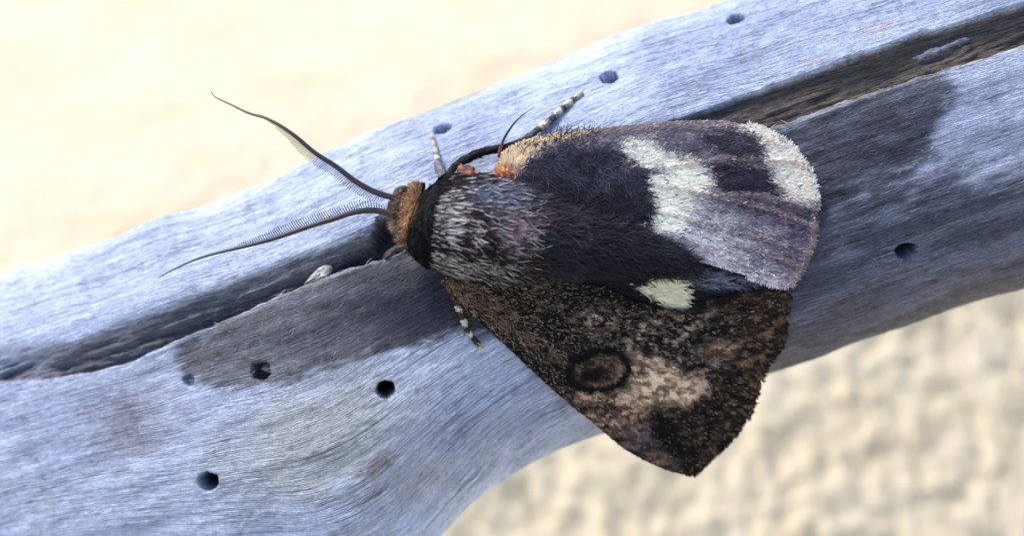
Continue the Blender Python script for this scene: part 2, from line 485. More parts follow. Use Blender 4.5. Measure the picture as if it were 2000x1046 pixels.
bark = zone(PX, PY, [(1180, 720), (1500, 650), (2100, 480), (2100, 700), (1500, 800), (1180, 900)], 60, 30, 50, 94)  # mask for the warmer grey along the lower right edge
deepL = blob(PX, PY, 880, 580, 230, 100, -18, 0.8, 0.4, 40, 95)
c = mixc(clean, lin((88, 89, 106)), stM * (0.80 + 0.16 * sstep(0.35, 0.6, fbm(S / 120, T / 22, 97, 3))))
c = mixc(c, lin((128, 118, 114)), bark * 0.5)
c = mixc(c, lin((113, 109, 113)), stL * (0.82 + 0.12 * sstep(0.35, 0.6, fbm(S / 60, T / 14, 98, 3))))
c = mixc(c, lin((58, 58, 72)), stL * deepL * 0.9)
c = mixc(c, lin((68, 66, 78)), stR * (0.84 + 0.1 * sstep(0.35, 0.6, fbm(S / 60, T / 14, 99, 3))))
split_tone = mixc(np.ones(S.shape + (3,)) * lin((116, 106, 101)), lin((120, 122, 134)), leftness * (0.9 - 0.35 * sstep(0.60, 0.85, x)))  # brown wood of the floor; shade of the left slope painted as grey
c = mixc(c, split_tone, crack * (1 - spl * 0.45))
c = mixc(c, lin((40, 34, 30)), hole)
c = mixc(c, lin((150, 140, 130)), fill * 0.8)
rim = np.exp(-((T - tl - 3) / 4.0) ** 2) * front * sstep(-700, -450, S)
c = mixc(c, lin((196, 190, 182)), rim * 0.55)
flg = 190 * np.exp(-((S + 480) / 290) ** 2) - 170 * sstep(-750, -1500, S)
u_ = T - A; G = u_ / 690.0
for _ in range(5):
    G = G - (690 * G + flg * np.abs(G) ** 2.2 - u_) / (690 + 2.2 * flg * np.abs(G) ** 1.2)
G = G + (fbm(S / 500, T / 170, 73, 1) - 0.5) * 0.03
grain = np.stack([S * MMPP, G * 34.0 + np.where(front, 0, 60), np.zeros_like(S)], -1)
br_o = W(P(1000, 523, -12.0))
nV = NV
faces = grid_faces(len(ss), nV, True)
vb = Wd.reshape(-1, 3)
caps = []
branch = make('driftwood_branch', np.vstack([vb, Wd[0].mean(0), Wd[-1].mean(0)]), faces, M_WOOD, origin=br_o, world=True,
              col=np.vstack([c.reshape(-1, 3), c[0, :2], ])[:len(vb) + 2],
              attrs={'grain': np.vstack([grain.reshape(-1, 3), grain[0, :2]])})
import bmesh
bm = bmesh.new(); bm.from_mesh(branch.data); bm.verts.ensure_lookup_table()
nb = len(vb)
for row, cv in ((0, nb), (len(ss) - 1, nb + 1)):
    for k in range(nV):
        tri = (bm.verts[row * nV + k], bm.verts[row * nV + (k + 1) % nV], bm.verts[cv])
        bm.faces.new(tri if row else tri[::-1])
bmesh.ops.recalc_face_normals(bm, faces=bm.faces[:])
bm.to_mesh(branch.data); bm.free()
tag(branch, 'weathered silver-grey driftwood branch with a long dark split and beetle holes', 'branch')

# raised fibres on the wood
def wood_fibres(n):
    iu = rng.integers(80, 1060, n * 3); iv = rng.integers(30, NF - 12, n * 3)
    stn = np.maximum(np.maximum(stL, stR), stM * 0.6)[iu, iv]
    keep = (rng.random(n * 3) < 0.05 + 0.8 * stn) & (crack[iu, iv] < 0.3) & (hole[iu, iv] < 0.1)
    iu, iv = iu[keep][:n], iv[keep][:n]
    r = Q[iu, iv] - NRM[iu, iv] * 0.03
    g = du[iu, iv] / np.linalg.norm(du[iu, iv], axis=1, keepdims=True)
    g = g * rng.choice([-1, 1], len(iu))[:, None]
    n_ = NRM[iu, iv]
    sd_ = np.cross(g, n_)
    d = g + sd_ * rng.normal(0, 0.42, (len(iu), 1)) + n_ * rng.uniform(0.02, 0.28, (len(iu), 1))
    col = np.clip(c[iu, iv] * rng.uniform(0.75, 1.75, (len(iu), 1)), 0, 0.62)
    return ribbons(r, d, n_, rng.uniform(0.3, 0.9, len(iu)), rng.uniform(0.03, 0.06, len(iu)), col, col, 0.3)
v, f, cc = wood_fibres(9000)
fib = make('wood_fibres', v, f, M_FIBRE, branch, col=cc); fib['kind'] = 'stuff'

# loose pieces lodged in the split
def chip(name, label, cat, poly, z0, z1, rgb, rgb2, seed):
    ol = curve(np.array(poly + poly[:1], float), 40)[:-1]
    ctr = ol.mean(0); rows = []
    for k, (sc, dz) in enumerate(((0.92, z0), (1.0, z0 + 0.35 * (z1 - z0)), (0.93, z0 + 0.8 * (z1 - z0)), (0.7, z1), (0.4, z1), (0.12, z1))):
        xy = ctr + (ol - ctr) * sc
        z = dz + (fbm(xy[:, 0] / 9, xy[:, 1] / 9, seed) - 0.5) * 0.5 * (k > 0)
        rows.append(P(xy[:, 0], xy[:, 1], z))
    q = np.stack(rows).reshape(-1, 3)
    f = [list(r) for r in grid_faces(6, 40, True)] + [list(range(40))[::-1], [5 * 40 + i for i in range(40)]]
    nn = fbm(q[:, 0] * 3, q[:, 1] * 3, seed + 1)
    o = make(name, q, f, tint_mat(name + '_matter', 0.6, 0.35, 0.25, 1500, 0.0001), col=mixc(lin(rgb) * np.ones((len(q), 3)), lin(rgb2), sstep(0.35, 0.65, nn)))
    tag(o, label, cat)
wz = lambda a, b: float(wood_z(a, b))
chip('resin_lump', 'pale milky lump lodged in the split beside the antenna tips', 'resin lump',
     [(592, 556), (606, 538), (622, 522), (640, 514), (651, 520), (646, 536), (626, 548), (606, 556)], wz(605, 540) - 3.4, wz(605, 540) - 0.7, (196, 192, 184), (150, 146, 142), 5)
chip('bark_flake', 'dark brown bark flake wedged in the split under the moth head', 'bark flake',
     [(742, 512), (752, 492), (776, 476), (802, 470), (812, 480), (800, 496), (770, 508), (752, 520)], wz(775, 495) - 4.5, wz(775, 495) + 0.1, (66, 54, 52), (42, 34, 34), 8)

# ------------------------------------------------------------------ moth
moth_o = W(P(1000, 470, 0.0))
moth = bpy.data.objects.new('moth', None); COL.objects.link(moth)
moth.location = moth_o; moth.empty_display_size = 0.01; moth['_o'] = list(map(float, moth_o))
tag(moth, 'dark brown moth with cream-banded hindwing, one forewing missing, resting on the driftwood', 'moth')

# --- body: head, thorax and abdomen as one surface
AX = np.array([(768, 410, 2.6, 0.5), (776, 411, 2.8, 1.5), (792, 414, 3.0, 2.3), (812, 420, 3.3, 2.7), (830, 427, 3.8, 3.5), (850, 431, 4.2, 4.4),
               (885, 436, 4.4, 4.9), (930, 444, 4.5, 5.0), (975, 452, 4.2, 4.6), (1015, 460, 3.7, 3.8), (1080, 468, 3.0, 3.2),
               (1150, 478, 2.3, 2.6), (1220, 490, 1.7, 2.0), (1280, 501, 1.2, 1.3), (1325, 511, 0.8, 0.25)], float)
axc = curve(AX, 110)
ax3 = P(axc[:, 0], axc[:, 1], axc[:, 2]); arad = axc[:, 3]
bt = np.gradient(ax3, axis=0); bt /= np.linalg.norm(bt, axis=1, keepdims=True)
def body_point(k, th, extra=0.0):
    """k: fractional index along the axis, th: angle from the +side; returns point, normal, tangent"""
    i = np.clip(k, 0, len(ax3) - 1.001); a = i.astype(int); fr = (i - a)[:, None]
    ctr = ax3[a] * (1 - fr) + ax3[a + 1] * fr; r = arad[a] * (1 - fr[:, 0]) + arad[a + 1] * fr[:, 0]
    t = bt[a] * np.array([1, 1, 0.15]); t /= np.linalg.norm(t, axis=1, keepdims=True)
    side = np.cross(np.array([0, 0, 1.0]), t); side /= np.linalg.norm(side, axis=1, keepdims=True)
    up = np.cross(t, side)
    n = side * np.cos(th)[:, None] + up * np.sin(th)[:, None]
    return ctr + n * (r + extra)[:, None] * np.array([1, 1, 0.92]), n, t
def topx(q):
    k = (DIST - q[:, 2]) / DIST * MMPP
    return q[:, 0] / k + 1000, 523 - q[:, 1] / k

def fur_col(px, py):
    """underlying fur colour and share of white-tipped hairs"""
    n = len(px)
    c = lin((34, 26, 25)) * np.ones((n, 3)); wh = np.full(n, 0.13)
    lump = blob(px, py, 985, 448, 45, 42, 0, 0.5, 0.3); c = mixc(c, lin((96, 76, 80)), lump); wh = wh + 0.16 * lump
    blue = blob(px, py, 960, 382, 55, 26, 5, 0.5, 0.3); c = mixc(c, lin((88, 90, 108)), blue); wh = wh + 0.06 * blue
    red = blob(px, py, 925, 470, 45, 28, 10, 0.6, 0.4); c = mixc(c, lin((44, 30, 30)), red); wh = wh * (1 - 0.6 * red)
    A_ = zone(px, py, [(845, 392), (880, 372), (905, 380), (905, 415), (892, 450), (880, 482), (845, 478), (838, 440)], 8, 8, 14)
    B_ = zone(px, py, [(835, 492), (870, 495), (905, 520), (890, 556), (860, 548), (838, 530)], 8, 8, 14)
    C_ = zone(px, py, [(905, 425), (925, 430), (932, 480), (915, 482), (905, 460)], 6, 6, 14)
    D_ = zone(px, py, [(880, 495), (990, 510), (1000, 550), (900, 545)], 12, 8, 14)
    wh = np.maximum.reduce([wh, A_ * 0.55, B_ * 0.55, C_ * 0.55, D_ * 0.26])
    abd = sstep(1010, 1040, px); c = mixc(c, lin((38, 36, 44)), abd); wh = wh * (1 - abd) + 0.0 * abd
    col_ = zone(px, py, [(842, 338), (880, 322), (886, 345), (868, 372), (846, 398), (838, 440), (838, 490), (832, 516), (815, 486), (806, 430), (816, 375)], 6, 5, 12)
    c = mixc(c, lin((13, 12, 13)), col_); wh = wh * (1 - 0.97 * col_)
    head = 1 - sstep(803, 820, px + 0.10 * (py - 430) + 4 * (fbm(px / 8, py / 8, 5) - 0.5))
    hc = mixc(lin((112, 88, 70)) * np.ones((n, 3)), lin((176, 130, 92)), blob(px, py, 806, 402, 13, 70, 6, 0.6))
    hc = mixc(hc, lin((176, 160, 142)), blob(px, py, 772, 446, 12, 14, 0, 0.5))
    c = mixc(c, hc, head); wh = wh * (1 - head) + 0.03 * head
    return c, np.clip(wh, 0, 1)

th = np.linspace(0, 2 * np.pi, 48, endpoint=False)
K, TH = np.meshgrid(np.arange(110), th, indexing='ij')
bp_, bn_, _ = body_point(K.ravel().astype(float), TH.ravel())
bx, by = topx(bp_)
bp_ = bp_ + bn_ * ((fbm(bp_[:, 0] * 0.8, bp_[:, 1] * 0.8 + bp_[:, 2], 4) - 0.9) * 0.4)[:, None]
bc, _ = fur_col(bx, by)
f = [list(r) for r in grid_faces(110, 48, True)]
q = np.vstack([bp_, ax3[0] - bt[0] * 0.2, ax3[-1] + bt[-1] * 0.2]); m = 110 * 48
for k in range(48):
    f.append([m, k, (k + 1) % 48]); f.append([m + 1, 109 * 48 + (k + 1) % 48, 109 * 48 + k])
body = make('body', q, f, M_BODY, moth, col=np.vstack([bc, bc[:1], bc[-1:]]) * 0.7)

# --- wings
def resample(poly, n):
    return curve(np.vstack([poly, poly[:1]]), n + 1)[:-1]

class Wing:
    def __init__(self, name, outline, center, zf, colf, thick=0.10, jag=0.0, nphi=520, nr=110, label=None):
        ol = resample(np.array(outline, float), nphi)
        if jag: 
            d = ol - np.array(center); d /= np.linalg.norm(d, axis=1, keepdims=True)
            ol = ol + d * (rng.normal(0, 1, nphi) * jag * 0.5 + (fbm(np.arange(nphi) / 7.0, np.zeros(nphi), 3) - 0.5) * jag * 2)[:, None] * sstep(1360, 1480, ol[:, 0])[:, None]
        self.ol, self.zf, self.colf = ol, zf, colf
        ctr = np.array(center, float)
        rr = np.linspace(0, 1, nr)[1:] ** 0.85
        xy = ctr + (ol[None] - ctr) * rr[:, None, None]
        px, py = xy[..., 0].ravel(), xy[..., 1].ravel()
        px = np.r_[ctr[0], px]; py = np.r_[ctr[1], py]
        z = zf(px, py); top = P(px, py, z)
        bot = P(px, py, z); bot[:, 2] -= thick * np.r_[1, np.repeat(np.clip((1 - rr) * 12, 0.25, 1), nphi)]
        n1 = len(top)
        def g(off, flip):
            i = np.arange(nr - 2)[:, None]; j = np.arange(nphi)[None]; j2 = (j + 1) % nphi
            a = np.stack([1 + i * nphi + j, 1 + (i + 1) * nphi + j, 1 + (i + 1) * nphi + j2, 1 + i * nphi + j2], -1).reshape(-1, 4) + off
            return a[:, ::-1] if flip else a
        fs = [list(r) for r in np.vstack([g(0, False), g(n1, True)])]
        for j in range(nphi):
            j2 = (j + 1) % nphi
            fs.append([0, 1 + j, 1 + j2]); fs.append([n1, n1 + 1 + j2, n1 + 1 + j])
            e = 1 + (nr - 2) * nphi
            fs.append([e + j, n1 + e + j, n1 + e + j2, e + j2])
        col = colf(px, py)
        # make the upper face point at the lens
        a, b, c_ = top[1], top[1 + nphi], top[2]
        if np.cross(b - a, c_ - a)[2] < 0: fs = [r[::-1] for r in fs]
        self.obj = make(name, np.vstack([top, bot]), fs, M_WING, moth, col=np.vstack([col, col * 0.8]))
        if label: self.obj['label'] = label
    def scatter(self, n, poly=None):
        lo, hi = self.ol.min(0), self.ol.max(0)
        p = rng.uniform(lo, hi, (n * 2, 2)); p = p[inside(p[:, 0], p[:, 1], self.ol)][:n]
        if poly is not None: p = p[inside(p[:, 0], p[:, 1], poly)]
        return p[:, 0], p[:, 1]
    def frame(self, px, py):
        e = 4.0
        p0 = P(px, py, self.zf(px, py)); p1 = P(px + e, py, self.zf(px + e, py)); p2 = P(px, py + e, self.zf(px, py + e))
        n = np.cross(p2 - p0, p1 - p0); n /= np.linalg.norm(n, axis=1, keepdims=True)
        n = np.where(n[:, 2:3] < 0, -n, n)
        return p0, n, (p1 - p0) / (e * MMPP), (p2 - p0) / (e * MMPP)

# hindwing whose forewing is gone
HW = [(962, 350), (970, 318), (982, 297), (1010, 280), (1045, 268), (1090, 259), (1150, 252), (1250, 243), (1320, 237), (1390, 235), (1440, 241),
      (1490, 255), (1530, 276), (1560, 305), (1580, 335), (1590, 368), (1593, 410), (1589, 450), (1580, 490), (1562, 530), (1536, 556),
      (1470, 541), (1400, 520), (1330, 500), (1272, 478), (1200, 470), (1120, 462), (1040, 440), (985, 400)]
HVEINS = [[(1040, 330), (1290, 330), (1418, 309), (1545, 318), (1584, 338)], [(1050, 345), (1261, 356), (1389, 382), (1472, 378), (1590, 408)],
          [(1060, 370), (1327, 422), (1436, 451), (1575, 488)], [(1389, 382), (1490, 405), (1588, 440)], [(1080, 390), (1309, 454), (1418, 505), (1530, 548)],
          [(1327, 422), (1440, 475), (1565, 520)], [(1010, 283), (1150, 262), (1320, 248), (1440, 252), (1530, 285)]]
def hw_z(px, py):
    d = np.hypot((px - 985), (py - 420) * 1.1)
    z = 0.7 + 3.0 * np.exp(-(d / 190.0) ** 2) + 0.9 * sstep(330, 480, py) * sstep(1450, 1150, px)
    v = np.minimum.reduce([polydist(px, py, h) for h in HVEINS])
    z = z + 0.13 * np.exp(-(v / 4.5) ** 2) * sstep(1100, 1300, px)
    z = z + (fbm(px / 60, py / 40, 6, 3) - 0.5) * 0.5
    z = z - 0.5 * sstep(1500, 1595, px) * sstep(300, 420, py)
    return np.maximum(z, wood_z(px, py) + 0.35)
def cx2(p): return [(1000 + a / 2.753, 200 + b / 2.753) for a, b in p]
CREAM = cx2([(600, 205), (690, 190), (765, 195), (790, 250), (850, 290), (940, 320), (1030, 345), (1050, 400), (1065, 480), (960, 505), (905, 560), (870, 620),
             (850, 690), (800, 735), (720, 740), (672, 660), (700, 605), (755, 560), (765, 510), (720, 480), (735, 430), (800, 385), (795, 350), (650, 335), (605, 290)])
CREAM2 = cx2([(690, 650), (800, 560), (900, 520), (960, 530), (900, 640), (860, 720), (800, 770), (730, 755)])
WHITE = cx2([(1210, 120), (1330, 150), (1440, 195), (1540, 280), (1600, 370), (1640, 440), (1640, 540), (1560, 530), (1440, 490), (1415, 420), (1380, 350), (1365, 290),
             (1350, 240), (1310, 185)])
DARK1 = cx2([(1020, 190), (1130, 165), (1290, 180), (1340, 220), (1365, 290), (1270, 300), (1100, 270)])
DARK2 = cx2([(1050, 330), (1180, 320), (1340, 335), (1390, 385), (1425, 480), (1300, 490), (1150, 510), (1075, 480)])
DARKB = cx2([(50, 330), (250, 240), (560, 250), (620, 340), (730, 370), (720, 470), (760, 520), (700, 600), (660, 660), (720, 760), (500, 800), (100, 640)])
def hw_col(px, py):
    n = px.shape
    c = lin((112, 104, 118)) * np.ones(n + (3,))
    nz = fbm(px / 16, py / 7, 11, 4)
    stk = (fbm((px * 0.966 + py * 0.2) / 38, (py * 0.966 - px * 0.2) / 4.2, 30, 3) - 0.5) * 44
    c = mixc(c, lin((138, 126, 132)), sstep(0.45, 0.7, nz))
    low = zone(px, py, cx2([(900, 560), (1100, 520), (1630, 600), (1580, 800), (1480, 980), (1000, 860), (850, 700)]), 16, 12, 20, 12)
    c = mixc(c, lin((72, 66, 82)), low * sstep(0.38, 0.62, fbm(px / 22, py / 6, 13, 4)))
    c = mixc(c, lin((222, 220, 222)), blob(px, py, 1335, 442, 125, 46, 22, 0.7, 0.5, 18, 14) * (0.40 + 0.5 * sstep(0.42, 0.6, fbm((px * 0.93 + py * 0.36) / 45, (py * 0.93 - px * 0.36) / 4.5, 29, 3))))
    c = mixc(c, lin((208, 203, 212)), np.exp(-(polydist(px, py, [(1310, 475), (1400, 505), (1470, 530), (1530, 550)]) / 15) ** 2) * (0.35 + 0.55 * sstep(0.4, 0.6, fbm((px * 0.93 + py * 0.36) / 45, (py * 0.93 - px * 0.36) / 4.5, 29, 3))))
    brn = zone(px, py, cx2([(780, 200), (1000, 170), (1200, 250), (1040, 330), (900, 300)]), 12, 12, 14, 15)
    c = mixc(c, lin((88, 74, 82)), brn * sstep(0.35, 0.6, nz))
    c = mixc(c, lin((44, 40, 50)), zone(px, py, DARK1, 9, 8, 12, 16, stk) * 0.9)
    c = mixc(c, lin((38, 34, 45)), zone(px, py, DARK2, 7, 6, 12, 17, stk) * 0.95)
    c = mixc(c, lin((50, 46, 58)), zone(px, py, cx2([(1100, 510), (1430, 490), (1630, 560), (1600, 640), (1250, 600)]), 10, 10, 14, 18) * 0.65)
    c = mixc(c, lin((48, 46, 60)), zone(px, py, DARKB, 12, 12, 16, 19) * 0.95)
    c = mixc(c, lin((30, 28, 36)), sstep(340, 420, py) * sstep(1270, 1200, px) * 0.8)
    c = mixc(c, lin((246, 234, 214)), np.maximum(zone(px, py, CREAM, 8, 8, 13, 20, stk), zone(px, py, CREAM2, 14, 8, 12, 21, stk * 1.5) * 0.9) * 0.97)
    c = mixc(c, lin((238, 224, 208)), zone(px, py, WHITE, 5, 4, 12, 22, stk * 0.7) * 0.94)
    v = np.minimum.reduce([polydist(px, py, h) for h in HVEINS[:6]])
    c = mixc(c, lin((172, 146, 140)), np.exp(-(v / 2.6) ** 2) * sstep(1240, 1380, px) * 0.75)
    c = mixc(c, lin((56, 48, 58)), np.exp(-((v - 6) / 1.8) ** 2) * sstep(1380, 1460, px) * sstep(385, 410, py) * 0.6)
    c = mixc(c, lin((150, 132, 128)), zone(px, py, [(1075, 255), (1320, 232), (1440, 236), (1440, 250), (1320, 254), (1200, 266), (1080, 280)], 5, 4, 12, 23) * 0.7)
    c = mixc(c, lin((236, 204, 158)), zone(px, py, [(975, 300), (1010, 272), (1090, 252), (1150, 250), (1140, 266), (1075, 282), (1040, 300), (1005, 335), (965, 352)], 6, 6, 12, 24) * 0.9)
    c = mixc(c, lin((206, 116, 66)), blob(px, py, 984, 342, 22, 16, -10, 0.4, 0.4, 9, 25) * 0.9)
    c = mixc(c, lin((186, 150, 128)), np.exp(-(polydist(px, py, [(1593, 425), (1580, 490), (1562, 530), (1536, 556)]) / 6) ** 2) * 0.7)
    return c
hind = Wing('hindwing', HW, (1250, 370), hw_z, hw_col, jag=2.5, label='uncovered hindwing with cream band and white outer margin')

# the other hindwing, tucked below its forewing
HW2 = [(1000, 500), (1120, 488), (1240, 490), (1330, 500), (1400, 516), (1470, 540), (1537, 562), (1526, 600), (1440, 628), (1320, 640), (1200, 630), (1080, 580)]
def fw_z0(px, py):
    s, t = st(px, py)
    z = 1.75 - 0.0140 * t - 0.0000022 * np.maximum(t - 200, 0) ** 2 - 0.4 * sstep(1430, 1530, px)
    return np.maximum(z, wood_z(px, py) + 0.30)
def hw2_z(px, py):
    return np.maximum(fw_z0(px, py) - 0.28 + (fbm(px / 30, py / 10, 8, 3) - 0.5) * 0.2, wood_z(px, py) + 0.12)
def hw2_col(px, py):
    c = lin((24, 22, 27)) * np.ones(px.shape + (3,))
    c = mixc(c, lin((128, 130, 150)), blob(px, py, 1400, 548, 75, 16, 6, 0.6, 0.5, 14, 26) * sstep(0.4, 0.6, fbm(px / 40, py / 4, 27, 3)) * 0.85)
    c = mixc(c, lin((244, 226, 192)), zone(px, py, [(1240, 562), (1275, 546), (1310, 540), (1335, 550), (1342, 605), (1290, 598)], 4, 6, 9, 28) * 0.97)
    return c
hind2 = Wing('hindwing', HW2, (1280, 565), hw2_z, hw2_col, nphi=300, nr=70, label='tucked hindwing showing one cream patch beside the forewing')

# forewing
FW = [(862, 548), (882, 580), (905, 603), (950, 640), (1000, 686), (1060, 742), (1120, 795), (1160, 826), (1190, 852), (1230, 882), (1290, 912), (1330, 924), (1352, 927),
      (1385, 897), (1430, 852), (1465, 802), (1484, 745), (1507, 702), (1527, 668), (1536, 620), (1534, 570), (1470, 577), (1400, 590), (1340, 603), (1285, 600), (1240, 588),
      (1190, 566), (1120, 545), (1040, 528), (960, 505), (890, 500)]
def fw_z(px, py):
    z = fw_z0(px, py) + (fbm(px / 80, py / 60, 7, 3) - 0.5) * 0.5
    z = z + 1.6 * np.exp(-(np.hypot(px - 900, py - 520) / 70) ** 2)
    return np.maximum(z, wood_z(px, py) + 0.22)
def fw_col(px, py):
    n = px.shape
    c = lin((17, 14, 13)) * np.ones(n + (3,))
    sp = fbm(px / 7, py / 5, 31, 3); md = fbm(px / 26, py / 18, 32, 3)
    c = mixc(c, lin((78, 64, 54)), sstep(0.60, 0.76, sp) * 0.5)
    mid = zone(px, py, [(1090, 600), (1240, 600), (1420, 620), (1440, 680), (1370, 740), (1240, 700), (1170, 660)], 30, 25, 30, 33)
    c = mixc(c, lin((158, 134, 118)), mid * sstep(0.44, 0.66, sp * 0.6 + md * 0.4) * 0.85)
    outer = zone(px, py, [(1400, 570), (1540, 560), (1540, 640), (1500, 710), (1480, 790), (1430, 860), (1350, 930), (1330, 850), (1410, 740), (1440, 650)], 18, 14, 26, 34)
    c = mixc(c, lin((32, 24, 19)), outer * 0.8)
    c = mixc(c, lin((104, 80, 58)), outer * sstep(0.50, 0.66, fbm(px / 12, py / 6, 35, 3)) * 0.75)
    c = mixc(c, lin((36, 28, 22)), blob(px, py, 1440, 600, 60, 20, 0, 0.6, 0.4, 20, 36) * 0.7)
    M1 = zone(px, py, [(1200, 688), (1245, 686), (1310, 712), (1365, 742), (1385, 770), (1340, 792), (1260, 792), (1205, 785), (1190, 765), (1222, 742), (1232, 718)], 14, 18, 22, 37)
    c = mixc(c, lin((206, 170, 142)), M1 * (0.3 + 0.7 * sstep(0.32, 0.56, sp * 0.7 + md * 0.3)))
    M2 = zone(px, py, [(1100, 770), (1150, 758), (1215, 772), (1275, 790), (1262, 825), (1215, 850), (1160, 830)], 12, 16, 18, 38)
    c = mixc(c, lin((178, 142, 116)), M2 * (0.12 + 0.8 * sstep(0.38, 0.6, sp)))
    c = mixc(c, lin((122, 104, 100)), blob(px, py, 1245, 848, 38, 26, 20, 0.6, 0.5, 14, 39) * 0.7)
    c = mixc(c, lin((130, 98, 78)), blob(px, py, 1290, 895, 30, 16, 20, 0.7, 0.5, 14, 40) * 0.6)
    c = mixc(c, lin((130, 102, 80)), blob(px, py, 1400, 682, 34, 14, -15, 0.6, 0.5, 12, 41) * 0.75)
    for bx_, by_, rx_, ry_, a_, k_ in ((1290, 838, 38, 26, 20, .9), (1378, 800, 46, 30, -40, .7), (1150, 796, 44, 11, 0, .85), (1372, 655, 40, 22, -30, .85),
                                       (1075, 630, 60, 34, 35, .85), (1210, 590, 60, 26, 15, .85), (1330, 880, 40, 30, 20, .75), (1195, 650, 30, 18, 0, .5), (1030, 690, 30, 22, 42, .6), (1090, 745, 28, 20, 42, .6)):
        c = mixc(c, lin((11, 8, 8)), blob(px, py, bx_, by_, rx_, ry_, a_, 0.6, 0.5, 16, int(bx_)) * k_)
    tan = np.exp(-(polydist(px, py, [(880, 560), (930, 590), (975, 625), (1010, 650), (1060, 680), (1090, 690)]) / 16) ** 2)
    c = mixc(c, lin((116, 92, 72)), tan * sstep(0.42, 0.62, sp) * 0.8)
    tan2 = np.exp(-(polydist(px, py, [(1045, 548), (1060, 580), (1045, 620), (1030, 640)]) / 12) ** 2)
    c = mixc(c, lin((120, 98, 80)), tan2 * sstep(0.42, 0.62, sp) * 0.7)
    mot = fbm(px / 13, py / 9, 47, 4)
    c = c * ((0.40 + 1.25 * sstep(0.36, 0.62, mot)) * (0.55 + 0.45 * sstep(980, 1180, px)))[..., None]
    # ringed eyespot
    an = math.radians(-14); u = ((px - 1166) * math.cos(an) + (py - 722) * math.sin(an)) / 58; v = (-(px - 1166) * math.sin(an) + (py - 722) * math.cos(an)) / 37
    r = np.hypot(u - 0.12 * v * v, v) + (fbm(px / 16, py / 16, 44, 3) - 0.5) * 0.25
    c = mixc(c, lin((38, 28, 23)), 1 - sstep(0.85, 1.0, r))
    c = mixc(c, lin((120, 94, 76)), (1 - sstep(0.8, 1.0, r)) * sstep(0.46, 0.64, fbm(px / 5, py / 4, 46, 2)) * 0.8)
    c = mixc(c, lin((14, 11, 10)), blob(px, py, 1152, 734, 26, 19, -10, 0.5, 0.35, 10, 45))
    c = mixc(c, lin((150, 118, 96)), np.exp(-((r - 0.74) / 0.09) ** 2) * sstep(-10, 30, (px - 1166) + (py - 722)) * 0.65)
    c = mixc(c, lin((5, 4, 4)), np.exp(-((r - 1.0) / 0.17) ** 4))
    c = mixc(c, lin((10, 8, 8)), np.exp(-((r - 0.55) / 0.06) ** 2) * sstep(10, -30, (px - 1166)) * 0.6)
    return c
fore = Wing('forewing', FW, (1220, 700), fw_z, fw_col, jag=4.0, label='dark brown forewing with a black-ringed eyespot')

# --- scales and hairs lying on the wings
def wing_scales(w, n, base, lo, hi, wlo, whi, spread, jit, lift=0.035, colmix=None, offset=0.02, jpos=5.0):
    px, py = w.scatter(n)
    p0, nn, e1, e2 = w.frame(px, py)
    a = np.arctan2(py - base[1], px - base[0]) + rng.normal(0, spread, len(px))
    d = e1 * np.cos(a)[:, None] + e2 * np.sin(a)[:, None]
    jx = rng.normal(0, jpos, len(px)); col = w.colf(px + jx, py + rng.normal(0, jpos * 0.4, len(px)) + jx * 0.2) * np.exp(rng.normal(0, jit, (len(px), 1)))
    c00 = w.colf(px, py); brt = sstep(0.25, 0.5, c00.mean(1)) * sstep(0.25, 0.5, col.mean(1)); col = mixc(col, c00 * np.exp(rng.normal(0, 0.10, (len(px), 1))), brt)
    if colmix is not None: col = colmix(px, py, col)
    col = np.clip(col, 0.003, 0.86)
    L_ = rng.uniform(lo, hi, len(px))
    tx, ty = px + np.cos(a) * L_ / MMPP, py + np.sin(a) * L_ / MMPP
    L_ = np.where(inside(tx, ty, w.ol), L_, np.minimum(L_ * 0.4, 0.2))
    return ribbons(p0 + nn * offset, d, nn, L_, rng.uniform(wlo, whi, len(px)), col * 0.92, np.clip(col * 1.06, 0, 0.88), 0.25, lift)

def fore_mix(px, py, col):
    k = rng.random(len(px))
    lightness = sstep(1250, 1000, px) * 0.14 + 0.05
    lo = (col.mean(1) < 0.05) & (np.hypot((px - 1166) / 68, (py - 722) / 46) > 1)
    return np.where((lo & (k < lightness))[:, None], lin((150, 130, 114)) * rng.uniform(0.3, 1.2, (len(px), 1)), col)
def hind_mix(px, py, col):
    k = rng.random(len(px)); br = col.mean(1) > 0.35
    return np.where((br & (k < 0.025))[:, None], lin((70, 62, 70)) * np.ones((len(px), 1)), col)
for w_, args, mx in ((hind, (40000, (1000, 370), 0.25, 0.6, 0.08, 0.14, 0.24, 0.30), hind_mix), (hind2, (7000, (1000, 520), 0.5, 1.2, 0.08, 0.14, 0.14, 0.3), None),
                     (fore, (52000, (880, 540), 0.2, 0.5, 0.08, 0.14, 0.3, 0.34), fore_mix)):
    v, f, cc = wing_scales(w_, *args, colmix=mx, jpos=1.2 if w_ is fore else 6.0)
    o = make('wing_scales', v, f, M_SCALE, w_.obj, col=cc); o['kind'] = 'stuff'

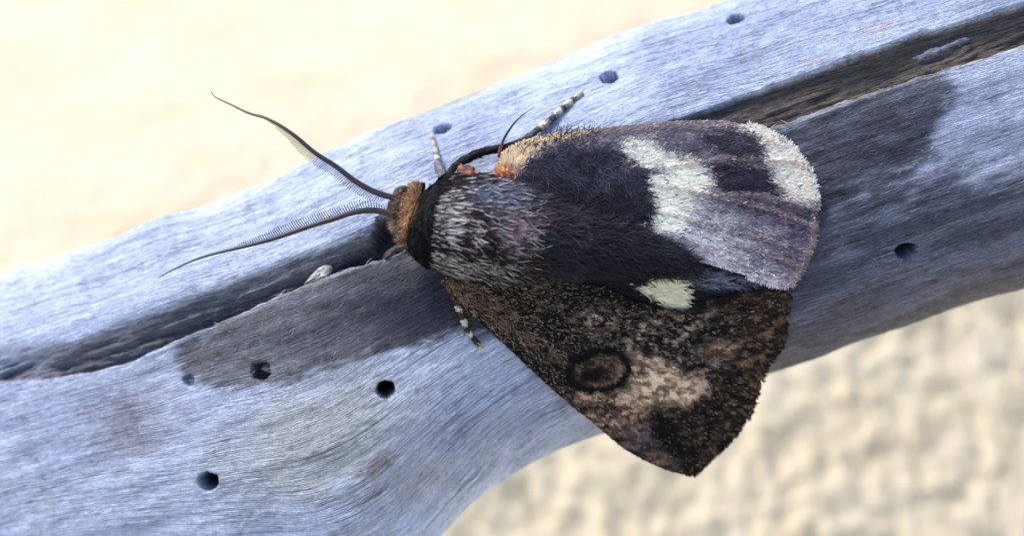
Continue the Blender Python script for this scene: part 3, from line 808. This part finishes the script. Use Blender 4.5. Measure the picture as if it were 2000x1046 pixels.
# fringe along the outer margins
def fringe(w, n, pick, lo, hi, rgb=None):
    idx = rng.integers(0, len(w.ol), n * 6); p = w.ol[idx]; idx = idx[pick(p[:, 0], p[:, 1])][:n]; p = w.ol[idx]
    px = p[:, 0] + rng.normal(0, 1.2, len(p)); py = p[:, 1] + rng.normal(0, 1.2, len(p))
    tg = w.ol[(idx + 2) % len(w.ol)] - w.ol[idx - 2]; out = np.stack([tg[:, 1], -tg[:, 0]], -1)
    ctr = w.ol.mean(0); out *= np.sign(((p - ctr) * out).sum(1))[:, None]
    a = np.arctan2(out[:, 1], out[:, 0]) + rng.normal(0, 0.35, len(p))
    p0, nn, e1, e2 = w.frame(px, py)
    col = w.colf(ctr[0] + (p[:, 0] - ctr[0]) * 0.97, ctr[1] + (p[:, 1] - ctr[1]) * 0.97) * np.exp(rng.normal(0, 0.25, (len(p), 1)))
    col = np.clip(col, 0.004, 0.8)
    return ribbons(p0 - nn * 0.03, e1 * np.cos(a)[:, None] + e2 * np.sin(a)[:, None], nn, rng.uniform(lo, hi, len(p)), rng.uniform(0.05, 0.10, len(p)), col, col, 0.2)
v, f, cc = fringe(hind, 1500, lambda a, b: (a > 1460), 0.2, 0.55)
o = make('wing_fringe', v, f, M_SCALE, hind.obj, col=cc); o['kind'] = 'stuff'
v, f, cc = fringe(fore, 2600, lambda a, b: (a > 1352) & (b > 570), 0.2, 0.45)
o = make('wing_fringe', v, f, M_SCALE, fore.obj, col=cc); o['kind'] = 'stuff'

# long dark hairs over the hindwing base and along the inner margin
def base_hairs(w, n, poly, ang, lo, hi, colf, spread=0.35, lift=0.25, width=(0.05, 0.09)):
    poly = np.array(poly, float); l, h = poly.min(0), poly.max(0)
    p = rng.uniform(l, h, (n * 3, 2)); p = p[inside(p[:, 0], p[:, 1], poly)][:n]
    px, py = p[:, 0], p[:, 1]; p0, nn, e1, e2 = w.frame(px, py)
    a = np.radians(ang(px, py)) + rng.normal(0, spread, len(px)) + (fbm(px / 35, py / 30, 55, 2) - 0.5) * 1.6
    col = np.clip(colf(px, py) * np.exp(rng.normal(0, 0.3, (len(px), 1))), 0.003, 0.7)
    return ribbons(p0, e1 * np.cos(a)[:, None] + e2 * np.sin(a)[:, None], nn, rng.uniform(lo, hi, len(px)), rng.uniform(*width, len(px)), col * 0.8, col * 1.15, 0.45, lift)
slate = lambda a, b: mixc(mixc(lin((60, 57, 70)) * np.ones((len(a), 3)), lin((38, 36, 45)), sstep(0.4, 0.6, fbm(a / 30, b / 30, 57, 2))), lin((32, 30, 38)), sstep(350, 420, b) * sstep(1000, 1100, a) * 0.8)
v1 = base_hairs(hind, 7500, [(1000, 335), (1060, 305), (1200, 297), (1250, 330), (1270, 400), (1255, 465), (1150, 470), (1030, 440)], lambda a, b: 25 + 0 * a, 0.5, 1.5, slate, 0.35, 0.13)
v2 = base_hairs(hind, 260, [(1000, 290), (1090, 258), (1160, 255), (1160, 280), (1060, 300)], lambda a, b: -20 + 0 * a, 0.6, 1.4, lambda a, b: lin((52, 46, 52)) * np.ones((len(a), 3)), 0.9, 0.12)
def cat(*rs):
    off = 0; V = []; F = []; C = []
    for a, b, c_ in rs:
        V.append(a); F.append(b + off); C.append(c_); off += len(a)
    return np.vstack(V), np.vstack(F), np.vstack(C)
v, f, cc = cat(v1, v2)
o = make('basal_hairs', v, f, M_FUR, hind.obj, col=cc); o['kind'] = 'stuff'
v, f, cc = base_hairs(fore, 600, [(880, 560), (930, 560), (1010, 600), (1000, 650), (950, 632), (905, 600)], lambda a, b: 20 + 0 * a, 0.5, 1.3,
                      lambda a, b: np.where(rng.random((len(a), 1)) < 0.45, lin((124, 102, 84)), lin((40, 30, 26))), 0.5, 0.25)
o = make('basal_hairs', v, f, M_FUR, fore.obj, col=cc); o['kind'] = 'stuff'

# --- fur of head, thorax and abdomen
def body_fur(n, k0, k1, lo, hi, width, lift, spread=0.3, back=1.0, white=True, colf=None, curl=0.2, thr=(-0.35, math.pi + 0.35)):
    k = rng.uniform(k0, k1, n); th_ = rng.uniform(*thr, n)
    p, nn, t = body_point(k, th_)
    px, py = topx(p); sid = np.cross(nn, t)
    d = t * back + sid * rng.normal(0, spread, (n, 1)) + sid * ((fbm(px / 26, py / 26, 77, 2) - 0.5) * 0.7)[:, None]
    col, wh = fur_col(px, py)
    if colf is not None: col = colf(px, py, col)
    col = col * np.exp(rng.normal(0, 0.42, (n, 1)))
    c0 = col * 0.8; c1 = col * 1.15
    if white:
        isw = (rng.random(n) < wh)[:, None]
        wcol = lin((238, 230, 224)) * rng.uniform(0.4, 1.0, (n, 1))
        c0 = np.where(isw, col * 0.6 + wcol * 0.35, c0); c1 = np.where(isw, wcol, c1)
    return ribbons(p - nn * 0.05, d, nn, rng.uniform(lo, hi, n), rng.uniform(*width, n), np.clip(c0, 0.003, 0.8), np.clip(c1, 0.003, 0.8), curl, lift)
def kidx(px): return float(np.interp(px, axc[:, 0], np.arange(110)))
head_fur = cat(body_fur(3400, kidx(772), kidx(797), 0.5, 1.0, (0.05, 0.08), 0.7, 0.35, 0.3, False), body_fur(1500, kidx(795), kidx(811), 0.6, 0.95, (0.05, 0.08), 0.9, 0.3, -0.05, False), body_fur(1000, kidx(768), kidx(784), 0.4, 0.8, (0.05, 0.08), 0.6, 0.4, -0.4, False))
collar_fur = body_fur(5000, kidx(815), kidx(842), 0.7, 1.2, (0.06, 0.11), 0.8, 0.3, 0.45, False, lambda a, b, c_: np.ones((len(a), 1)) * lin((9, 8, 9)))
thorax_fur = cat(body_fur(6500, kidx(842), kidx(1015), 0.7, 1.25, (0.09, 0.15), 0.22, 0.10, curl=0.1), body_fur(2600, kidx(900), kidx(1025), 1.0, 2.0, (0.05, 0.09), 0.3, 0.22))
abdomen_fur = cat(body_fur(9000, kidx(1000), kidx(1325), 1.2, 3.0, (0.05, 0.10), 0.2, 0.42),
                  body_fur(1600, kidx(1000), kidx(1120), 1.0, 2.4, (0.05, 0.09), 0.35, 0.5, 1.0, False, lambda a, b, c_: mixc(c_, lin((66, 60, 68)), np.full(len(a), 0.6))))
for nm, (v, f, cc) in (('head_fur', head_fur), ('collar_fur', collar_fur), ('thorax_fur', thorax_fur), ('abdomen_fur', abdomen_fur)):
    o = make(nm, v, f, M_FUR, moth, col=cc); o['kind'] = 'stuff'

# curled tufts of raised scales on the back
def tuft(cx, cy, r, rgb, rgb2, z, n=700, open_=0.0):
    a = rng.uniform(0, 2 * np.pi, n); rad = r * rng.uniform(0.35, 1.0, n) ** 0.7
    px = cx + rad * np.cos(a); py = cy + rad * np.sin(a) * 0.9
    zz = z + 0.9 * np.sqrt(np.clip(1 - (rad / r) ** 2, 0, 1)) + rng.uniform(-0.1, 0.2, n)
    p = P(px, py, zz)
    tang = np.stack([-np.sin(a), -np.cos(a) * 0.9, 0.15 * np.ones(n)], -1)
    nn = np.stack([np.cos(a) * 0.5, -np.sin(a) * 0.5, np.ones(n)], -1)
    m = rng.random(n)
    col = mixc(lin(rgb) * np.ones((n, 3)), lin(rgb2), m) * np.exp(rng.normal(0, 0.3, (n, 1)))
    return ribbons(p, tang, nn, rng.uniform(0.5, 1.0, n), rng.uniform(0.07, 0.12, n), col * 0.7, col * 1.1, 0.1, 0.1)
def body_z(px, py):
    a3 = np.array([axc[np.argmin(np.hypot(axc[:, 0] - px, axc[:, 1] - py)), i] for i in range(4)])
    d = np.hypot(a3[0] - px, a3[1] - py) * MMPP
    return a3[2] + 0.92 * math.sqrt(max(a3[3] ** 2 - d * d, 0.05))
for cx_, cy_, r_, a_, b_ in ((1003, 447, 22, (118, 96, 98), (180, 156, 156)), (1136, 466, 15, (56, 52, 64), (120, 112, 122))):
    v, f, cc = tuft(cx_, cy_, r_, a_, b_, body_z(cx_, cy_) - 0.3)
    o = make('scale_tuft', v, f, M_FUR, moth, col=cc); o['kind'] = 'stuff'

# --- eyes
def sphere(c_, r, sx=1, sy=1, sz=1, n=20):
    a = np.linspace(0.02, np.pi - 0.02, n); b = np.linspace(0, 2 * np.pi, 28, endpoint=False)
    A_, B_ = np.meshgrid(a, b, indexing='ij')
    v = np.stack([np.sin(A_) * np.cos(B_) * sx, np.sin(A_) * np.sin(B_) * sy, np.cos(A_) * sz], -1).reshape(-1, 3) * r + c_
    f = [list(q_) for q_ in grid_faces(n, 28, True)] + [list(range(28)), [(n - 1) * 28 + i for i in range(28)][::-1]]
    return v, f
for ex_, ey_, ez_ in ((783, 453, 2.4), (788, 380, 1.3)):
    v, f = sphere(P(ex_, ey_, ez_), 1.15, 0.9, 0.8, 1)
    make('eye', v, f, M_EYE, moth)

# --- antennae: comb-toothed feelers
def antenna(pts, za, zb, side, tl, i0, i1, rgb, rgb_tip, under=False):
    cv = curve(np.array(pts, float), 90); k = np.linspace(0, 1, 90)
    z = za + (zb - za) * k + 0.8 * np.sin(k * np.pi)
    p = P(cv[:, 0], cv[:, 1], z); r = 0.26 * (1 - k) ** 0.75 + 0.045
    v, f = tube(p, r, 10)
    col = mixc(lin(rgb) * np.ones((90, 3)), lin(rgb_tip), sstep(0.5, 0.9, k)); col = np.vstack([np.repeat(col, 10, 0), col[:1], col[-1:]])
    a = make('antenna', v, f, M_ANT, moth, col=col)
    tg = np.gradient(p, axis=0); tg /= np.linalg.norm(tg, axis=1, keepdims=True)
    parts = []; cols = []
    n = 70
    for j in range(n):
        u = i0 + (i1 - i0) * j / (n - 1); kk = u * 89; b0 = int(kk); fr = kk - b0
        c0 = p[b0] * (1 - fr) + p[min(b0 + 1, 89)] * fr; t = tg[b0]
        sdv = np.cross(t, [0, 0, 1.0]) * side
        env = math.sin(min(1, (j + 3) / 9) * math.pi / 2) * min(1, (n - j) / 26) ** 0.8
        for sgn in ((1,) if not under else (1, -1)):
            L_ = tl * env * (1.0 if sgn > 0 else 0.32) * rng.uniform(0.92, 1.06)
            if L_ < 0.06: continue
            s_ = np.linspace(0, 1, 5)[:, None]
            pt = c0 + sdv * sgn * s_ * L_ + t * (0.55 * s_ - 0.25 * s_ ** 2) * L_ + np.array([0, 0, 0.22]) * s_ * L_
            vv, ff = tube(pt, np.linspace(0.055, 0.035, 5), 5)
            parts.append((vv, ff)); cols.append(np.repeat(lin((30, 25, 25) if sgn > 0 else (150, 100, 70))[None], len(vv), 0))
    v, f = join(parts)
    o = make('comb_teeth', v, f, M_ANT, a, col=np.vstack(cols)); o['kind'] = 'stuff'
antenna([(774, 388), (731, 374), (693, 353), (655, 324), (616, 299), (578, 267), (548, 246), (517, 230), (486, 221), (448, 203), (421, 190), (412, 179)], 4.0, 4.5, -1, 0.95, 0.05, 0.72, (52, 44, 46), (128, 112, 90))
antenna([(770, 419), (731, 411), (693, 414), (655, 426), (616, 438), (578, 451), (540, 464), (494, 477), (448, 488), (395, 502), (349, 521), (309, 542)], 4.0, 0.5, 1, 0.95, 0.04, 0.70, (44, 36, 38), (84, 84, 100), True)

# --- legs
def leg(path, rads, rgb, bands, label=None, rgb2=None):
    """path: (px,py,z); bands: list of (u0,u1,rgb) pale rings built as sleeves"""
    cv = curve(np.array(path, float), 60); p = P(cv[:, 0], cv[:, 1], cv[:, 2]); k = np.linspace(0, 1, 60)
    r = np.interp(k, np.linspace(0, 1, len(rads)), rads)
    v, f = tube(p, r, 12)
    v = v + (np.random.default_rng(3).normal(0, 0.02, v.shape))
    ku = np.r_[np.repeat(k, 12), 0, 1]
    legc = lambda u: mixc(np.ones((len(u), 3)) * lin(rgb), lin(rgb2 or rgb), sstep(0.48, 0.6, u))
    o = make('leg', v, f, M_LEG, moth, col=legc(ku))
    if label: o['label'] = label
    for u0, u1, c_ in bands:
        i0, i1 = int(u0 * 59), max(int(u1 * 59), int(u0 * 59) + 3)
        vv, ff = tube(p[i0:i1 + 1], r[i0:i1 + 1] * 1.16 + 0.02, 12)
        vv = vv + np.random.default_rng(5).normal(0, 0.025, vv.shape)
        make('pale_band', vv, ff, M_LEG, o, col=np.ones((len(vv), 3)) * lin(c_))
    # lying scales roughen the outline
    n = int(160 * np.linalg.norm(np.diff(p, axis=0), axis=1).sum() / 4)
    i = rng.integers(1, 58, n); an = rng.uniform(-0.3, np.pi + 0.3, n)
    t = p[i + 1] - p[i]; t /= np.linalg.norm(t, axis=1, keepdims=True)
    sd_ = np.cross([0, 0, 1.0], t); sd_ /= np.linalg.norm(sd_, axis=1, keepdims=True)
    nn = sd_ * np.cos(an)[:, None] + np.cross(t, sd_) * np.sin(an)[:, None]
    u = i / 59; colr = legc(u)
    for u0, u1, c_ in bands: colr = np.where(((u >= u0) & (u <= u1))[:, None], lin(c_), colr)
    colr = np.clip(colr * np.exp(rng.normal(0, 0.3, (n, 1))), 0.004, 0.75)
    v, f, cc = ribbons(p[i] + nn * r[i][:, None] * 1.05, t, nn, rng.uniform(0.25, 0.5, n), rng.uniform(0.06, 0.1, n), colr, colr, 0.1, 0.18)
    s_ = make('leg_scales', v, f, M_SCALE, o, col=cc); s_['kind'] = 'stuff'
wzz = lambda a, b, d: (a, b, float(wood_z(a, b)) + d)
cream = (206, 192, 168)
leg([(872, 345, 2.2), wzz(893, 322, 2.6), wzz(935, 300, 2.2), wzz(978, 289, 1.8), wzz(1018, 277, 1.3), wzz(1045, 258, 1.0), wzz(1072, 236, 0.8), wzz(1105, 207, 0.55), wzz(1136, 180, 0.32)],
    [0.3, 0.36, 0.42, 0.42, 0.36, 0.3, 0.33, 0.3, 0.3, 0.28, 0.26, 0.24], (30, 27, 29), [(0.665, 0.715, cream), (0.79, 0.825, cream), (0.87, 0.90, cream), (0.935, 1.0, (196, 182, 160))],
    'long hind leg with a black thigh and pale-banded foot', (98, 90, 88))
leg([wzz(866, 348, 2.6), wzz(858, 326, 2.3), wzz(853, 305, 1.4), wzz(848, 285, 0.8), wzz(843, 264, 0.3)], [0.5, 0.46, 0.26, 0.2, 0.18, 0.15], (112, 110, 114),
    [(0.42, 0.5, (182, 174, 162)), (0.60, 0.67, (182, 174, 162)), (0.76, 0.83, (182, 174, 162)), (0.92, 1.0, (182, 174, 162))], 'short foreleg with pale speckled foot', (150, 144, 140))
leg([wzz(880, 560, 1.2), wzz(892, 588, 0.9), wzz(903, 618, 0.7), wzz(914, 645, 0.5), wzz(926, 662, 0.35), wzz(939, 679, 0.25)], [0.36, 0.34, 0.32, 0.27, 0.24, 0.2], (62, 54, 50),
    [(0.30, 0.37, cream), (0.52, 0.58, cream), (0.70, 0.75, cream), (0.92, 1.0, (196, 176, 140))], 'dark middle leg with cream rings below the forewing')

# --- wing-coupling bristle and the torn stump of the lost forewing
cv = curve(np.array([(974, 306, 3.2), (977, 292, 3.4), (986, 268, 3.9), (1004, 241, 4.4), (1022, 224, 4.7), (1042, 210, 4.9)], float), 30)
v, f = tube(P(cv[:, 0], cv[:, 1], cv[:, 2]), np.linspace(0.17, 0.03, 30), 8)
kk = np.repeat(np.linspace(0, 1, 30), 8); cc = mixc(lin((110, 62, 44)) * np.ones((240, 3)), lin((26, 22, 26)), sstep(0.1, 0.4, kk))
make('wing_bristle', v, f, M_BRISTLE, moth, col=np.vstack([cc, cc[:1], cc[-1:]]))
def lumps(path, rads, n, rgb, rgb2, seed):
    cv = curve(np.array(path, float), n); p = P(cv[:, 0], cv[:, 1], cv[:, 2]); r = np.interp(np.linspace(0, 1, n), np.linspace(0, 1, len(rads)), rads)
    v, f = tube(p, r, 16)
    nz = fbm(v[:, 0] * 2.2, v[:, 1] * 2.2 + v[:, 2], seed, 3); ctr = np.vstack([np.repeat(p, 16, 0), p[:1], p[-1:]])
    v = ctr + (v - ctr) * (0.25 + 1.5 * fbm(v[:, 0] * 5, v[:, 1] * 5 + v[:, 2] * 4, seed + 4, 2) * nz * 1.6)[:, None]
    return v, f, mixc(lin(rgb) * np.ones((len(v), 3)), lin(rgb2), sstep(0.35, 0.65, fbm(v[:, 0] * 4, v[:, 1] * 4, seed + 1, 2)))
bz = body_z(930, 365)
for path, rads, a_, b_, lb in (([(900, 326, 3.8), (914, 342, 5.0), (936, 352, 5.3), (962, 362, 5.2)], [0.5, 0.85, 0.65, 0.4], (74, 26, 20), (146, 90, 64), 'reddish torn stump where the forewing is missing'),
                               ([(968, 356, 4.2), (978, 349, 4.3), (990, 343, 4.2), (1000, 340, 4.0)], [0.4, 0.8, 0.8, 0.4], (120, 54, 30), (196, 132, 88), 'orange joint at the hindwing base')):
    v, f, cc = lumps(path, rads, 24, a_, b_, 12)
    o = make('torn_stump', v, f, M_STUMP, moth, col=cc); o['label'] = lb

for o in list(bpy.data.objects):
    if '_o' in o: del o['_o']
